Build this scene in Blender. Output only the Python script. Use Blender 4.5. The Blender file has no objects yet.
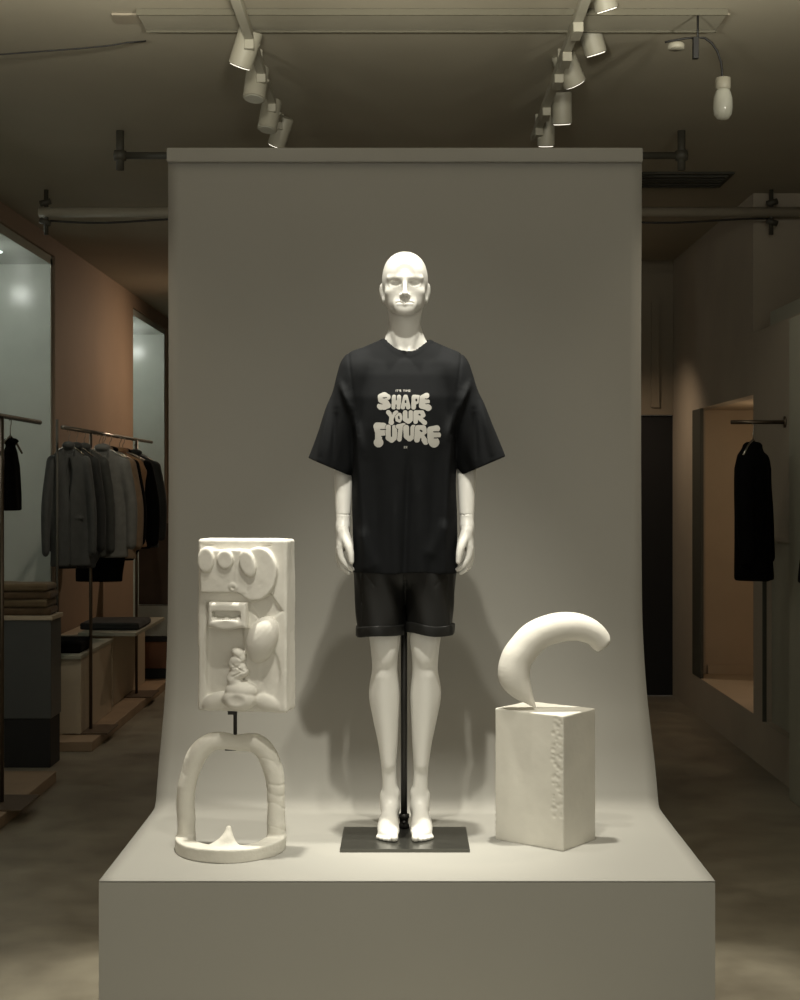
import bpy, bmesh, math, random
import numpy as np
from mathutils import Vector, Matrix, Euler
from mathutils.bvhtree import BVHTree

random.seed(7)
rng = np.random.default_rng(11)
C = bpy.context.scene.collection
PI = math.pi
F_PX, CX, CY = 1450.0, 407.0, 485.0
EYE = 1.61          # camera height above the shop floor
PL = 0.50           # plinth height

# ---------------------------------------------------------------- materials
def mat(name, col, rough=0.6, metal=0.0, noise=0.0, nscale=8.0, bump=0.0, bscale=60.0,
        emit=None, estr=0.0, spec=0.5, sheen=0.0, coat=0.0, col2=None, detail=4.0):
    m = bpy.data.materials.new(name); m.use_nodes = True
    nt = m.node_tree; b = nt.nodes['Principled BSDF']
    b.inputs['Base Color'].default_value = (*col, 1)
    b.inputs['Roughness'].default_value = rough
    b.inputs['Metallic'].default_value = metal
    b.inputs['Specular IOR Level'].default_value = spec
    b.inputs['Sheen Weight'].default_value = sheen
    b.inputs['Coat Weight'].default_value = coat
    tc = nt.nodes.new('ShaderNodeTexCoord')
    n = nt.nodes.new('ShaderNodeTexNoise')
    n.inputs['Scale'].default_value = nscale; n.inputs['Detail'].default_value = detail
    nt.links.new(tc.outputs['Object'], n.inputs['Vector'])
    r = nt.nodes.new('ShaderNodeValToRGB')
    lo = tuple(c * (1 - noise) for c in col); hi = col2 or tuple(min(1, c * (1 + noise)) for c in col)
    r.color_ramp.elements[0].position = .3; r.color_ramp.elements[1].position = .7
    r.color_ramp.elements[0].color = (*lo, 1); r.color_ramp.elements[1].color = (*hi, 1)
    nt.links.new(n.outputs['Fac'], r.inputs['Fac'])
    nt.links.new(r.outputs['Color'], b.inputs['Base Color'])
    if bump > 0:
        n2 = nt.nodes.new('ShaderNodeTexNoise'); n2.inputs['Scale'].default_value = bscale
        n2.inputs['Detail'].default_value = 3
        nt.links.new(tc.outputs['Object'], n2.inputs['Vector'])
        bp = nt.nodes.new('ShaderNodeBump'); bp.inputs['Strength'].default_value = bump
        bp.inputs['Distance'].default_value = 0.01
        nt.links.new(n2.outputs['Fac'], bp.inputs['Height']); nt.links.new(bp.outputs['Normal'], b.inputs['Normal'])
    if emit:
        b.inputs['Emission Color'].default_value = (*emit, 1); b.inputs['Emission Strength'].default_value = estr
    return m

M = {}
M['paper'] = mat('seamless_paper', (.31, .303, .275), .75, noise=.02, nscale=1.5)
M['plinth'] = mat('plinth_paint', (.40, .394, .355), .6, noise=.02, nscale=2)
M['manne'] = mat('mannequin_gloss', (.75, .74, .70), .38, noise=.01)
M['plaster'] = mat('plaster', (.71, .69, .62), .75, noise=.05, nscale=14, bump=.25, bscale=45)
M['plaster2'] = mat('smooth_plaster', (.71, .69, .63), .7, noise=.03, nscale=9, bump=.12, bscale=30)
M['block'] = mat('cast_block', (.68, .66, .59), .7, noise=.05, nscale=10, bump=.06, bscale=40)
M['cotton'] = mat('black_cotton', (.0075, .0082, .0092), .85, noise=.08, nscale=30, bump=.06, bscale=500, sheen=.0, spec=.12)
M['denim'] = mat('black_denim', (.0055, .0055, .005), .50, noise=.1, nscale=20, bump=.12, bscale=300, spec=.4)
M['ink'] = mat('white_ink', (.42, .41, .38), .6, noise=.03, nscale=60)
M['blacksteel'] = mat('black_steel', (.02, .019, .017), .4, metal=.4, noise=.1)
M['platesteel'] = mat('brushed_steel', (.13, .13, .115), .28, metal=.85, noise=.05, nscale=20)
M['concrete'] = None
M['ceil'] = mat('ceiling_paint', (.38, .345, .262), .8, noise=.06, nscale=1.2, bump=.05)
M['wall_l'] = mat('brown_wall_paint', (.27, .195, .135), .75, noise=.06, nscale=2)
M['wall_r'] = mat('taupe_wall_paint', (.36, .31, .24), .75, noise=.08, nscale=1.5)
M['wall_b'] = mat('back_wall_paint', (.26, .22, .16), .8, noise=.08, nscale=1.5)
M['nichewhite'] = mat('pale_niche_paint', (.48, .51, .465), .20, noise=.05, nscale=3, spec=.22)
M['nichewarm'] = mat('warm_niche_paint', (.46, .37, .26), .7, noise=.05, nscale=3)
M['panel'] = mat('grey_panel', (.34, .33, .26), .6, noise=.05, nscale=3)
M['doorblack'] = mat('black_door', (.006, .006, .006), .7, noise=.1)
M['wood'] = mat('pale_wood', (.33, .235, .15), .5, noise=.12, nscale=6)
M['redwood'] = mat('red_wood', (.20, .09, .045), .5, noise=.15, nscale=6)
M['brownpanel'] = mat('brown_panel', (.075, .05, .032), .6, noise=.1)
M['tray'] = mat('bronze_plate', (.12, .085, .055), .45, metal=.3, noise=.1)
M['bronze'] = mat('bronze_tube', (.14, .11, .08), .35, metal=.8, noise=.05)
M['chrome'] = mat('satin_chrome', (.38, .36, .32), .25, metal=.9, noise=.05)
M['cream'] = mat('cream_laminate', (.50, .42, .31), .5, noise=.04)
M['greybody'] = mat('grey_laminate', (.085, .09, .088), .35, noise=.05)
M['black'] = mat('matt_black', (.008, .008, .008), .6, noise=.1)
M['fixture'] = mat('lamp_white', (.36, .34, .27), .5, noise=.03)
M['beam'] = mat('beam_white', (.36, .335, .26), .55, noise=.04)
M['pipewhite'] = mat('pipe_white', (.32, .28, .21), .5, noise=.05)
M['pipedark'] = mat('pipe_dark', (.055, .05, .036), .6, noise=.1)
M['rubber'] = mat('black_rubber', (.010, .009, .008), .5)
M['lens'] = mat('glowing_lens', (1, .95, .85), .4, emit=(1, .93, .80), estr=2.2)
M['led'] = mat('cool_led', (1, 1, 1), .4, emit=(.85, 1, .95), estr=1.6)
M['glassbulb'] = mat('frosted_glass', (.50, .50, .43), .15, noise=.05, spec=.7)
M['olive'] = mat('dull_olive', (.12, .11, .075), .6)
M['vent'] = mat('vent_grey', (.045, .045, .032), .6)
def cloth(n, c, r=.9): M[n] = mat(n, c, r, noise=.12, nscale=18, bump=.15, bscale=120, sheen=.0 if max(c) < .02 else .08, spec=.1 if max(c) < .02 else .3)
cloth('grey_wool', (.16, .16, .145)); cloth('dark_wool', (.028, .029, .027)); cloth('mid_wool', (.062, .064, .06))
cloth('tan_wool', (.30, .17, .085)); cloth('beige_wool', (.23, .16, .10)); cloth('black_wool', (.0022, .0022, .0022))
cloth('charcoal_wool', (.05, .052, .046)); cloth('khaki_knit', (.14, .10, .055)); cloth('brown_knit', (.10, .065, .035))

# polished concrete floor
def floor_mat():
    m = bpy.data.materials.new('polished_concrete'); m.use_nodes = True
    nt = m.node_tree; b = nt.nodes['Principled BSDF']
    tc = nt.nodes.new('ShaderNodeTexCoord')
    n = nt.nodes.new('ShaderNodeTexNoise'); n.inputs['Scale'].default_value = 1.7; n.inputs['Detail'].default_value = 6
    n.inputs['Distortion'].default_value = .6
    n2 = nt.nodes.new('ShaderNodeTexNoise'); n2.inputs['Scale'].default_value = 7; n2.inputs['Detail'].default_value = 8
    mx = nt.nodes.new('ShaderNodeMix'); mx.data_type = 'FLOAT'; mx.inputs[0].default_value = .35
    r = nt.nodes.new('ShaderNodeValToRGB')
    r.color_ramp.elements[0].position = .34; r.color_ramp.elements[1].position = .68
    r.color_ramp.elements[0].color = (.15, .13, .095, 1); r.color_ramp.elements[1].color = (.32, .29, .22, 1)
    nt.links.new(tc.outputs['Object'], n.inputs['Vector']); nt.links.new(tc.outputs['Object'], n2.inputs['Vector'])
    nt.links.new(n.outputs['Fac'], mx.inputs[2]); nt.links.new(n2.outputs['Fac'], mx.inputs[3])
    nt.links.new(mx.outputs[0], r.inputs['Fac']); nt.links.new(r.outputs['Color'], b.inputs['Base Color'])
    rr = nt.nodes.new('ShaderNodeMapRange'); rr.inputs['To Min'].default_value = .30; rr.inputs['To Max'].default_value = .52
    nt.links.new(n2.outputs['Fac'], rr.inputs['Value']); nt.links.new(rr.outputs[0], b.inputs['Roughness'])
    return m
M['concrete'] = floor_mat()

# ---------------------------------------------------------------- object helpers
def setup(o, label=None, cat=None, group=None, kind=None):
    if label: o['label'] = label
    if cat: o['category'] = cat
    if group: o['group'] = group
    if kind: o['kind'] = kind
    return o
def thing(name, label, cat, loc=(0, 0, 0), rz=0, group=None):
    o = bpy.data.objects.new(name, None); C.objects.link(o)
    o.location = loc; o.rotation_euler = (0, 0, rz); o.empty_display_size = .1
    return setup(o, label, cat, group)
def link_mesh(name, me, m, parent=None, smooth=False):
    me.materials.append(m)
    if smooth: me.shade_smooth()
    o = bpy.data.objects.new(name, me); C.objects.link(o)
    if parent: o.parent = parent
    return o
def obj(name, bm, m, parent=None, smooth=False, bevel=0, seg=2):
    bmesh.ops.recalc_face_normals(bm, faces=bm.faces)
    me = bpy.data.meshes.new(name); bm.to_mesh(me); bm.free()
    o = link_mesh(name, me, m, parent, smooth)
    if bevel:
        md = o.modifiers.new('bevel', 'BEVEL'); md.width = bevel; md.segments = seg; md.limit_method = 'ANGLE'
    return o
def B(): return bmesh.new()
def box(bm, x0, x1, y0, y1, z0, z1):
    v = [bm.verts.new(p) for p in ((x0,y0,z0),(x1,y0,z0),(x1,y1,z0),(x0,y1,z0),(x0,y0,z1),(x1,y0,z1),(x1,y1,z1),(x0,y1,z1))]
    for f in ((0,3,2,1),(4,5,6,7),(0,1,5,4),(1,2,6,5),(2,3,7,6),(3,0,4,7)): bm.faces.new([v[i] for i in f])
    return bm
def bx(*a): return box(B(), *a)
def tube(bm, pts, r, n=12, cap=True):
    pts = [Vector(p) for p in pts]; rs = r if isinstance(r, (list, tuple)) else [r] * len(pts)
    rings = []; up = None
    for i, p in enumerate(pts):
        t = (pts[min(i + 1, len(pts) - 1)] - pts[max(i - 1, 0)]).normalized()
        if up is None: up = t.orthogonal().normalized()
        up = (up - t * up.dot(t)).normalized(); s = t.cross(up)
        rings.append([bm.verts.new(p + (up * math.cos(2*PI*k/n) + s * math.sin(2*PI*k/n)) * rs[i]) for k in range(n)])
    for a, b in zip(rings, rings[1:]):
        for k in range(n): bm.faces.new((a[k], a[(k+1) % n], b[(k+1) % n], b[k]))
    if cap: bm.faces.new(rings[0][::-1]); bm.faces.new(rings[-1])
    return bm
def lathe(bm, prof, n=24, mtx=None):
    mtx = mtx or Matrix.Identity(4)
    rings = [[bm.verts.new(mtx @ Vector((r*math.cos(2*PI*k/n), r*math.sin(2*PI*k/n), z))) for k in range(n)] for r, z in prof]
    for a, b in zip(rings, rings[1:]):
        for k in range(n): bm.faces.new((a[k], a[(k+1) % n], b[(k+1) % n], b[k]))
    bm.faces.new(rings[0][::-1]); bm.faces.new(rings[-1])
    return bm
def at(px, py, D):
    return Vector(((px - CX) * D / F_PX, D, EYE - (py - CY) * D / F_PX))

# ---------------------------------------------------------------- signed distance modelling (smooth unions -> surface nets)
def sstep(t): t = np.clip(t, 0, 1); return t * t * (3 - 2 * t)
def smin(a, b, k):
    if k <= 0: return np.minimum(a, b)
    h = np.maximum(k - np.abs(a - b), 0) / k
    return np.minimum(a, b) - h * h * k * .25
def smax(a, b, k): return -smin(-a, -b, k)
class SDF:
    def __init__(s, lo, hi, h):
        s.lo = np.array(lo, float); s.h = h
        s.n = np.ceil((np.array(hi) - s.lo) / h).astype(int) + 1
        s.F = np.full(s.n, .05, np.float32)
        s.ax = [(s.lo[i] + np.arange(s.n[i]) * h).astype(np.float32) for i in range(3)]
    def sub(s, lo, hi, pad):
        sl = []
        for i in range(3):
            a = int(max(0, math.floor((lo[i] - pad - s.lo[i]) / s.h))); b = int(min(s.n[i], math.ceil((hi[i] + pad - s.lo[i]) / s.h) + 1))
            sl.append(slice(a, max(a, b)))
        g = (s.ax[0][sl[0]][:, None, None], s.ax[1][sl[1]][None, :, None], s.ax[2][sl[2]][None, None, :])
        return tuple(sl), g
    def add(s, fb, k=0.0):
        fn, lo, hi = fb; sl, g = s.sub(lo, hi, k + 4 * s.h)
        if min(len(a.ravel()) for a in g) == 0: return s
        s.F[sl] = smin(s.F[sl], fn(*g).astype(np.float32), k); return s
    def cut(s, fb, k=0.0):
        fn, lo, hi = fb; sl, g = s.sub(lo, hi, k + 4 * s.h)
        if min(len(a.ravel()) for a in g) == 0: return s
        s.F[sl] = smax(s.F[sl], -fn(*g).astype(np.float32), k); return s
    def mesh(s, name, smooth=1):
        F = s.F; F[0] = F[-1] = .05; F[:, 0] = F[:, -1] = .05; F[:, :, 0] = F[:, :, -1] = .05
        S = F < 0
        nx, ny, nz = F.shape
        cnt = np.zeros((nx-1, ny-1, nz-1), np.int8)
        for a in (0, 1):
            for b in (0, 1):
                for c in (0, 1): cnt += S[a:nx-1+a, b:ny-1+b, c:nz-1+c]
        act = (cnt > 0) & (cnt < 8)
        I = np.argwhere(act); ids = np.full(act.shape, -1, np.int32); ids[tuple(I.T)] = np.arange(len(I))
        P = np.zeros((len(I), 3)); W = np.zeros(len(I))
        cor = [(a, b, c) for a in (0, 1) for b in (0, 1) for c in (0, 1)]
        val = {c: F[I[:, 0]+c[0], I[:, 1]+c[1], I[:, 2]+c[2]] for c in cor}
        for c in cor:
            for ax in range(3):
                if c[ax]: continue
                d = list(c); d[ax] = 1; d = tuple(d)
                f0, f1 = val[c], val[d]; m = (f0 < 0) != (f1 < 0)
                t = f0[m] / (f0[m] - f1[m])
                q = np.tile(np.array(c, float), (m.sum(), 1)); q[:, ax] = t
                P[m] += q; W[m] += 1
        P = (P / W[:, None] + I) * s.h + s.lo
        quads = []
        for ax in range(3):
            u, w = (ax + 1) % 3, (ax + 2) % 3
            sl0 = [slice(None)] * 3; sl1 = [slice(None)] * 3
            sl0[ax] = slice(0, -1); sl1[ax] = slice(1, None)
            e = S[tuple(sl0)] != S[tuple(sl1)]
            E = np.argwhere(e); E = E[(E[:, u] > 0) & (E[:, w] > 0)]
            E = E[(E[:, u] < act.shape[u]) & (E[:, w] < act.shape[w])]
            ins = S[tuple(E.T)]
            q = []
            for du, dw in ((-1, -1), (0, -1), (0, 0), (-1, 0)):
                c = E.copy(); c[:, u] += du; c[:, w] += dw; q.append(ids[tuple(c.T)])
            q = np.stack(q, 1); q[~ins] = q[~ins][:, ::-1]
            quads.append(q)
        Q = np.concatenate(quads); Q = Q[(Q >= 0).all(1)]
        n = len(P)
        for _ in range(smooth):
            acc = np.zeros((n, 3)); num = np.zeros(n)
            for a, b in ((0, 1), (1, 2), (2, 3), (3, 0)):
                for i in range(3): acc[:, i] += np.bincount(Q[:, a], P[Q[:, b], i], n) + np.bincount(Q[:, b], P[Q[:, a], i], n)
                num += np.bincount(Q[:, a], minlength=n) + np.bincount(Q[:, b], minlength=n)
            P = .45 * P + .55 * acc / np.maximum(num, 1)[:, None]
        return raw_mesh(name, P, Q)
def raw_mesh(name, P, Q):
    me = bpy.data.meshes.new(name)
    me.vertices.add(len(P)); me.vertices.foreach_set('co', P.astype(np.float32).ravel())
    me.loops.add(Q.size); me.loops.foreach_set('vertex_index', Q.astype(np.int32).ravel())
    me.polygons.add(len(Q)); me.polygons.foreach_set('loop_start', np.arange(0, Q.size, Q.shape[1], dtype=np.int32))
    me.update(calc_edges=True); me.validate()
    return me
def cap(a, b, ra, rb=None):
    rb = ra if rb is None else rb; a = np.array(a, float); b = np.array(b, float); ab = b - a; L = float(ab @ ab) + 1e-12; R = max(ra, rb)
    def fn(X, Y, Z):
        t = np.clip(((X-a[0])*ab[0] + (Y-a[1])*ab[1] + (Z-a[2])*ab[2]) / L, 0, 1)
        return np.sqrt((X-a[0]-t*ab[0])**2 + (Y-a[1]-t*ab[1])**2 + (Z-a[2]-t*ab[2])**2) - (ra + (rb-ra)*t)
    return fn, np.minimum(a, b) - R, np.maximum(a, b) + R
def ell(c, r, rot=None):
    c = np.array(c, float); r = np.array(r, float); Rm = np.array(Euler(rot).to_matrix()).T if rot else None; mr = max(r)
    def fn(X, Y, Z):
        x, y, z = X-c[0], Y-c[1], Z-c[2]
        if Rm is not None:
            x, y, z = (Rm[0,0]*x+Rm[0,1]*y+Rm[0,2]*z, Rm[1,0]*x+Rm[1,1]*y+Rm[1,2]*z, Rm[2,0]*x+Rm[2,1]*y+Rm[2,2]*z)
        k0 = np.sqrt((x/r[0])**2 + (y/r[1])**2 + (z/r[2])**2)
        k1 = np.sqrt((x/r[0]**2)**2 + (y/r[1]**2)**2 + (z/r[2]**2)**2) + 1e-6
        return k0 * (k0 - 1) / k1
    q = r if Rm is None else np.array([mr]*3)
    return fn, c - q, c + q
def rbox(c, hs, rr=.0, rot=None):
    c = np.array(c, float); hs = np.array(hs, float); Rm = np.array(Euler(rot).to_matrix()).T if rot else None
    def fn(X, Y, Z):
        x, y, z = X-c[0], Y-c[1], Z-c[2]
        if Rm is not None:
            x, y, z = (Rm[0,0]*x+Rm[0,1]*y+Rm[0,2]*z, Rm[1,0]*x+Rm[1,1]*y+Rm[1,2]*z, Rm[2,0]*x+Rm[2,1]*y+Rm[2,2]*z)
        qx, qy, qz = np.abs(x)-hs[0]+rr, np.abs(y)-hs[1]+rr, np.abs(z)-hs[2]+rr
        return np.sqrt(np.maximum(qx,0)**2+np.maximum(qy,0)**2+np.maximum(qz,0)**2) + np.minimum(np.maximum(qx, np.maximum(qy, qz)), 0) - rr
    q = hs if Rm is None else np.array([np.linalg.norm(hs)]*3)
    return fn, c - q, c + q
def cr(vals, n=6):
    """Catmull-Rom resampling of a list of tuples"""
    v = [np.array(q, float) for q in vals]; out = []
    for i in range(len(v) - 1):
        a, b, c, d = v[max(i-1, 0)], v[i], v[i+1], v[min(i+2, len(v)-1)]
        for j in range(n):
            t = j / n; out.append(.5*((2*b) + (c-a)*t + (2*a-5*b+4*c-d)*t*t + (3*b-a-3*c+d)*t**3))
    return out + [v[-1]]
def chain(S, pts, rs, k=.01, k0=None, n=6):
    """a limb: smooth tapering tube through the points, united as one form"""
    q = cr([tuple(p) + (r,) for p, r in zip(pts, rs)], n)
    segs = [cap(a[:3], b[:3], a[3], b[3]) for a, b in zip(q, q[1:])]
    lo = np.min([g[1] for g in segs], 0); hi = np.max([g[2] for g in segs], 0)
    tmp = SDF.__new__(SDF); tmp.lo = S.lo; tmp.h = S.h; tmp.n = S.n; tmp.ax = S.ax
    sl, _ = S.sub(lo, hi, k + 4*S.h)
    tmp.F = np.full(S.n, .05, np.float32)
    for g in segs:
        sl1, gg = S.sub(g[1], g[2], k + 4*S.h)
        tmp.F[sl1] = np.minimum(tmp.F[sl1], g[0](*gg).astype(np.float32))
    S.F[sl] = smin(S.F[sl], tmp.F[sl], k)
def vnoise(X, Y, Z, seed, freq, octaves=3):
    """cheap smooth pseudo-noise from sums of sines, about -1..1"""
    r = np.random.default_rng(seed); out = 0; amp = 1; tot = 0
    for o in range(octaves):
        for _ in range(3):
            d = r.normal(size=3); d /= np.linalg.norm(d); ph = r.uniform(0, 6.28)
            out = out + amp * np.sin((X*d[0] + Y*d[1] + Z*d[2]) * freq * (2**o) * r.uniform(.7, 1.3) + ph)
        tot += 3 * amp; amp *= .5
    return out / tot * 1.6

# ================================================================ THE ROOM
def struct(name, bm, m, bevel=0):
    o = obj(name, bm, m, None, bevel=bevel); o['kind'] = 'structure'; return o
CEIL = 3.32
struct('floor', bx(-3.6, 3.2, -1.0, 15.4, -.1, 0), M['concrete'])
b = B(); box(b, -3.6, 3.2, 4.72, 15.4, CEIL, CEIL + .1); box(b, -3.6, 3.2, 4.62, 4.72, CEIL, 5.1); box(b, -3.6, 3.2, -1.0, 4.72, 5.0, 5.1)
struct('ceiling', b, M['ceil'])      # low over the shop; unseen front part raised to fit the high key lamps
# left wall (brown) with two tall pale lit niches
XL = -2.45; NT = 1.59 + EYE
b = B()
box(b, -3.3, XL, 10.1, 12.97, 0, CEIL)
box(b, -3.3, XL, 14.8, 15.2, 0, CEIL)
box(b, -3.3, XL, 2.0, 10.1, NT, CEIL); box(b, -3.3, XL, 12.97, 14.8, NT, CEIL)
box(b, -3.3, XL, 2.0, 5.6, 0, NT); box(b, -3.3, XL, -1.0, 4.7, CEIL, 5.0)
struct('wall_left', b, M['wall_l'])
b = B()
for y0, y1 in ((5.6, 10.1), (12.97, 14.8)):
    box(b, -3.3, -3.2, y0, y1, 0, NT)
    box(b, -3.2, XL - .02, y1 - .05, y1 - .001, 0, NT - .02)
    box(b, -3.2, XL - .02, y0, y1, NT - .06, NT - .001)
    box(b, -3.2, XL - .02, y0 + .001, y0 + .05, 0, NT - .02)
struct('wall_niche_left', b, M['nichewhite'])
# right wall: niches with raised sills
XR = 2.03; SILL = .27; NH = 2.14
b = B()
box(b, XR, XR + .09, 10.3, 11.1, 0, CEIL)
box(b, XR, XR + .09, 8.27, 8.5, 0, 2.5)
box(b, XR, XR + .09, 8.5, 10.3, NH, CEIL); box(b, XR, XR + .09, 8.5, 10.3, 0, SILL)
box(b, XR, XR + .09, 7.0, 8.27, 1.3, 2.5); box(b, 2.46, 2.55, 2.0, 8.5, 2.5, CEIL); box(b, XR+.09, 2.55, 2.0, 8.5, 2.42, 2.5); box(b, XR+.09, 2.55, 8.5, 8.58, 2.42, CEIL); box(b, XR, XR + .09, 7.0, 8.27, 0, .26)
box(b, XR, XR + .09, 2.0, 7.0, 0, 2.5)
struct('wall_right', b, M['wall_r'])
b = B()
box(b, XR + .09, 3.0, 10.3, 10.36, 0, NH + .1); box(b, 2.9, 3.0, 8.4, 10.3, 0, NH + .1)
box(b, XR + .09, 3.0, 8.40, 8.46, 0, NH + .1); box(b, XR + .09, 2.9, 8.46, 10.3, NH, NH + .05); box(b, XR + .001, 2.9, 8.5, 10.3, SILL - .04, SILL + .002)
struct('wall_niche_warm', b, M['nichewarm'])
struct('trim_1', bx(XR + .1, 2.88, 10.27, 10.3, SILL, SILL + .065), M['nichewarm'], .004)
b = B()
box(b, XR + .05, XR + .09, 7.0, 8.3, 0, 2.6)
struct('wall_recess', b, M['panel'])
b = B(); box(b, XR - .004, XR + .02, 10.02, 10.299, SILL, NH); struct('trim_2', b, M['vent'], .003)
b = B(); box(b, XR - .003, XR + .02, 8.264, 8.274, .26, 1.3); struct('trim_3', b, M['vent'], .001)
# pale pilaster panel on the right edge
struct('wall_pilaster', bx(1.957, XR, 4.6, 7.43, 0, 2.46), M['panel'], .006)
# back walls
struct('wall_back', bx(-3.4, 1.0, 15.1, 15.3, 0, CEIL), M['wall_b'])
b = B(); box(b, .9, 1.62, 11.05, 11.2, 0, CEIL); box(b, 1.62, 2.12, 11.05, 11.2, 2.145, CEIL); box(b, 2.07, 2.12, 11.05, 11.2, 0, 2.145)
box(b, .9, 1.0, 11.2, 15.1, 0, CEIL); box(b, 1.86, 1.92, 11.03, 11.05, 2.2, 3.0)
struct('wall_back_right', b, M['wall_b'])
b = bx(1.62, 2.07, 11.08, 11.13, 0.004, 2.14)
d = struct('door_1', b, M['doorblack'], .004)
obj('door_handle', tube(B(), [(1.66, 11.06, 1.02), (1.66, 11.03, 1.02), (1.72, 11.03, 1.02)], .008), M['black'], d, True)

# ================================================================ PLINTH, SWEEP
pl = setup(obj('display_plinth', bx(-.861, .861, 4.05, 5.30, 0, PL), M['plinth'], None, bevel=.0006),
           'large grey painted plinth block carrying the mannequin and the sculptures', 'plinth')
# paper sweep: from the top bar down, a long curve forward, and over the plinth top
prof = [(5.225, 2.81), (5.225, 1.5), (5.212, 1.12), (5.185, .95), (5.150, .84), (5.095, .743), (5.035, .646), (4.992, .564), (4.972, .526), (4.950, .509), (4.915, .504), (4.82, .5028), (4.70, .5024), (4.40, .502), (4.0502, .502)]
def smooth_prof(p, n=8):
    out = []
    for i in range(len(p) - 1):
        p0, p1, p2, p3 = p[max(i-1, 0)], p[i], p[i+1], p[min(i+2, len(p)-1)]
        for j in range(n):
            t = j / n; seg = math.dist(p1, p2)
            def tan(a, b_, c): 
                l1, l2 = math.dist(a, b_) or seg, math.dist(b_, c) or seg
                return [((c[q]-a[q]) / (l1 + l2)) * seg for q in (0, 1)]
            m1, m2 = tan(p0, p1, p2), tan(p1, p2, p3)
            out.append(tuple((2*t**3-3*t**2+1)*p1[q] + (t**3-2*t**2+t)*m1[q] + (-2*t**3+3*t**2)*p2[q] + (t**3-t**2)*m2[q] for q in (0, 1)))
    return out + [p[-1]]
sp = smooth_prof(prof, 8)
b = B(); nxs = 40; rows = []
for (y, z) in sp:
    hz = max(0, min(1, (z - .9) / .8)) * max(0, min(1, (2.7 - z) / .5))
    rows.append([b.verts.new((-.861 + (1.722 - .015 * sstep((z - .52) / .7)) * i / nxs, y + hz * (.006 * math.sin(i * .45 + z * 1.3) + .010 * math.cos(PI * 2 * i / nxs)), z)) for i in range(nxs + 1)])
for r0, r1 in zip(rows, rows[1:]):
    for i in range(nxs): b.faces.new((r0[i], r0[i+1], r1[i+1], r1[i]))
sw = thing('paper_backdrop', 'tall pale grey seamless paper backdrop curving down onto the plinth', 'backdrop', (0, 0, 0))
so = obj('paper_sweep', b, M['paper'], sw, True)
md = so.modifiers.new('thick', 'SOLIDIFY'); md.thickness = .0018; md.offset = -1
obj('top_bar', bx(-.864, .848, 5.205, 5.25, 2.77, 2.822), M['paper'], sw, bevel=.006)

# ================================================================ MANNEQUIN
MX, MY = -.0065, 4.60
man = thing('mannequin', 'bald white mannequin in black t-shirt and shorts standing on the plinth', 'mannequin', (MX, MY, PL + .0027))

# body: pelvis, legs and feet, torso, one surface
def build_body():
    h = .0036
    S = SDF((-.21, -.17, .0), (.21, .15, 1.56), h)
    for s in (-1, 1):
        x = lambda v: s * v
        pts = [(x(.088), .005, .90), (x(.074), -.002, .72), (x(.0645), -.008, .63), (x(.064), -.012, .575), (x(.064), -.002, .52), (x(.066), .016, .445),
               (x(.061), .020, .37), (x(.0545), .022, .29), (x(.051), .026, .20), (x(.048), .030, .135), (x(.047), .034, .075)]
        rs = [.083, .062, .049, .043, .0405, .049, .042, .032, .0235, .0245, .030]
        chain(S, pts, rs, .018)
        S.add(ell((x(.064), -.046, .578), (.023, .013, .032)), .022)
        S.add(cap((x(.070), -.028, .50), (x(.053), .002, .22), .014, .010), .025)
        S.add(ell((x(.048), -.030, .615), (.016, .014, .03)), .03)
        S.add(ell((x(.080), -.030, .62), (.014, .014, .03)), .03)
        # ankle bones
        S.add(ell((x(.026), .028, .125), (.009, .012, .014)), .014)
        S.add(ell((x(.071), .032, .115), (.008, .012, .014)), .014)
        # foot
        S.add(ell((x(.047), .046, .045), (.026, .030, .034)), .015)
        S.add(cap((x(.047), .024, .085), (x(.050), -.055, .044), .0265, .0225), .018)
        S.add(ell((x(.0505), -.085, .030), (.034, .052, .020)), .02)
        S.add(ell((x(.054), -.035, .040), (.0300, .065, .030)), .02)
        toes = [(.033, -.152, .0125), (.050, -.150, .0088), (.0625, -.143, .0082), (.0735, -.133, .0078), (.083, -.120, .0072)]
        for i, (tx, ty, tr) in enumerate(toes):
            bxp = .035 + (.076 - .035) * i / 4
            S.add(cap((x(bxp), -.10, .026), (x(tx), ty + .012, .0115 + tr*.75), tr * 1.05, tr), .005)
            S.add(ell((x(tx), ty + .008, .010 + tr), (tr * .95, tr * 1.35, tr)), .003)
    S.add(ell((0, .012, .94), (.150, .100, .105)), .05)
    S.add(ell((0, .005, 1.13), (.118, .080, .17)), .07)
    S.add(ell((0, .0, 1.33), (.140, .092, .15)), .06)
    S.add(cap((-.145, .012, 1.445), (.145, .012, 1.445), .042), .05)
    S.cut(rbox((0, 0, -.038), (.4, .4, .05)))
    return S.mesh('body', 2)
link_mesh('body', build_body(), M['manne'], man, True)

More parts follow.
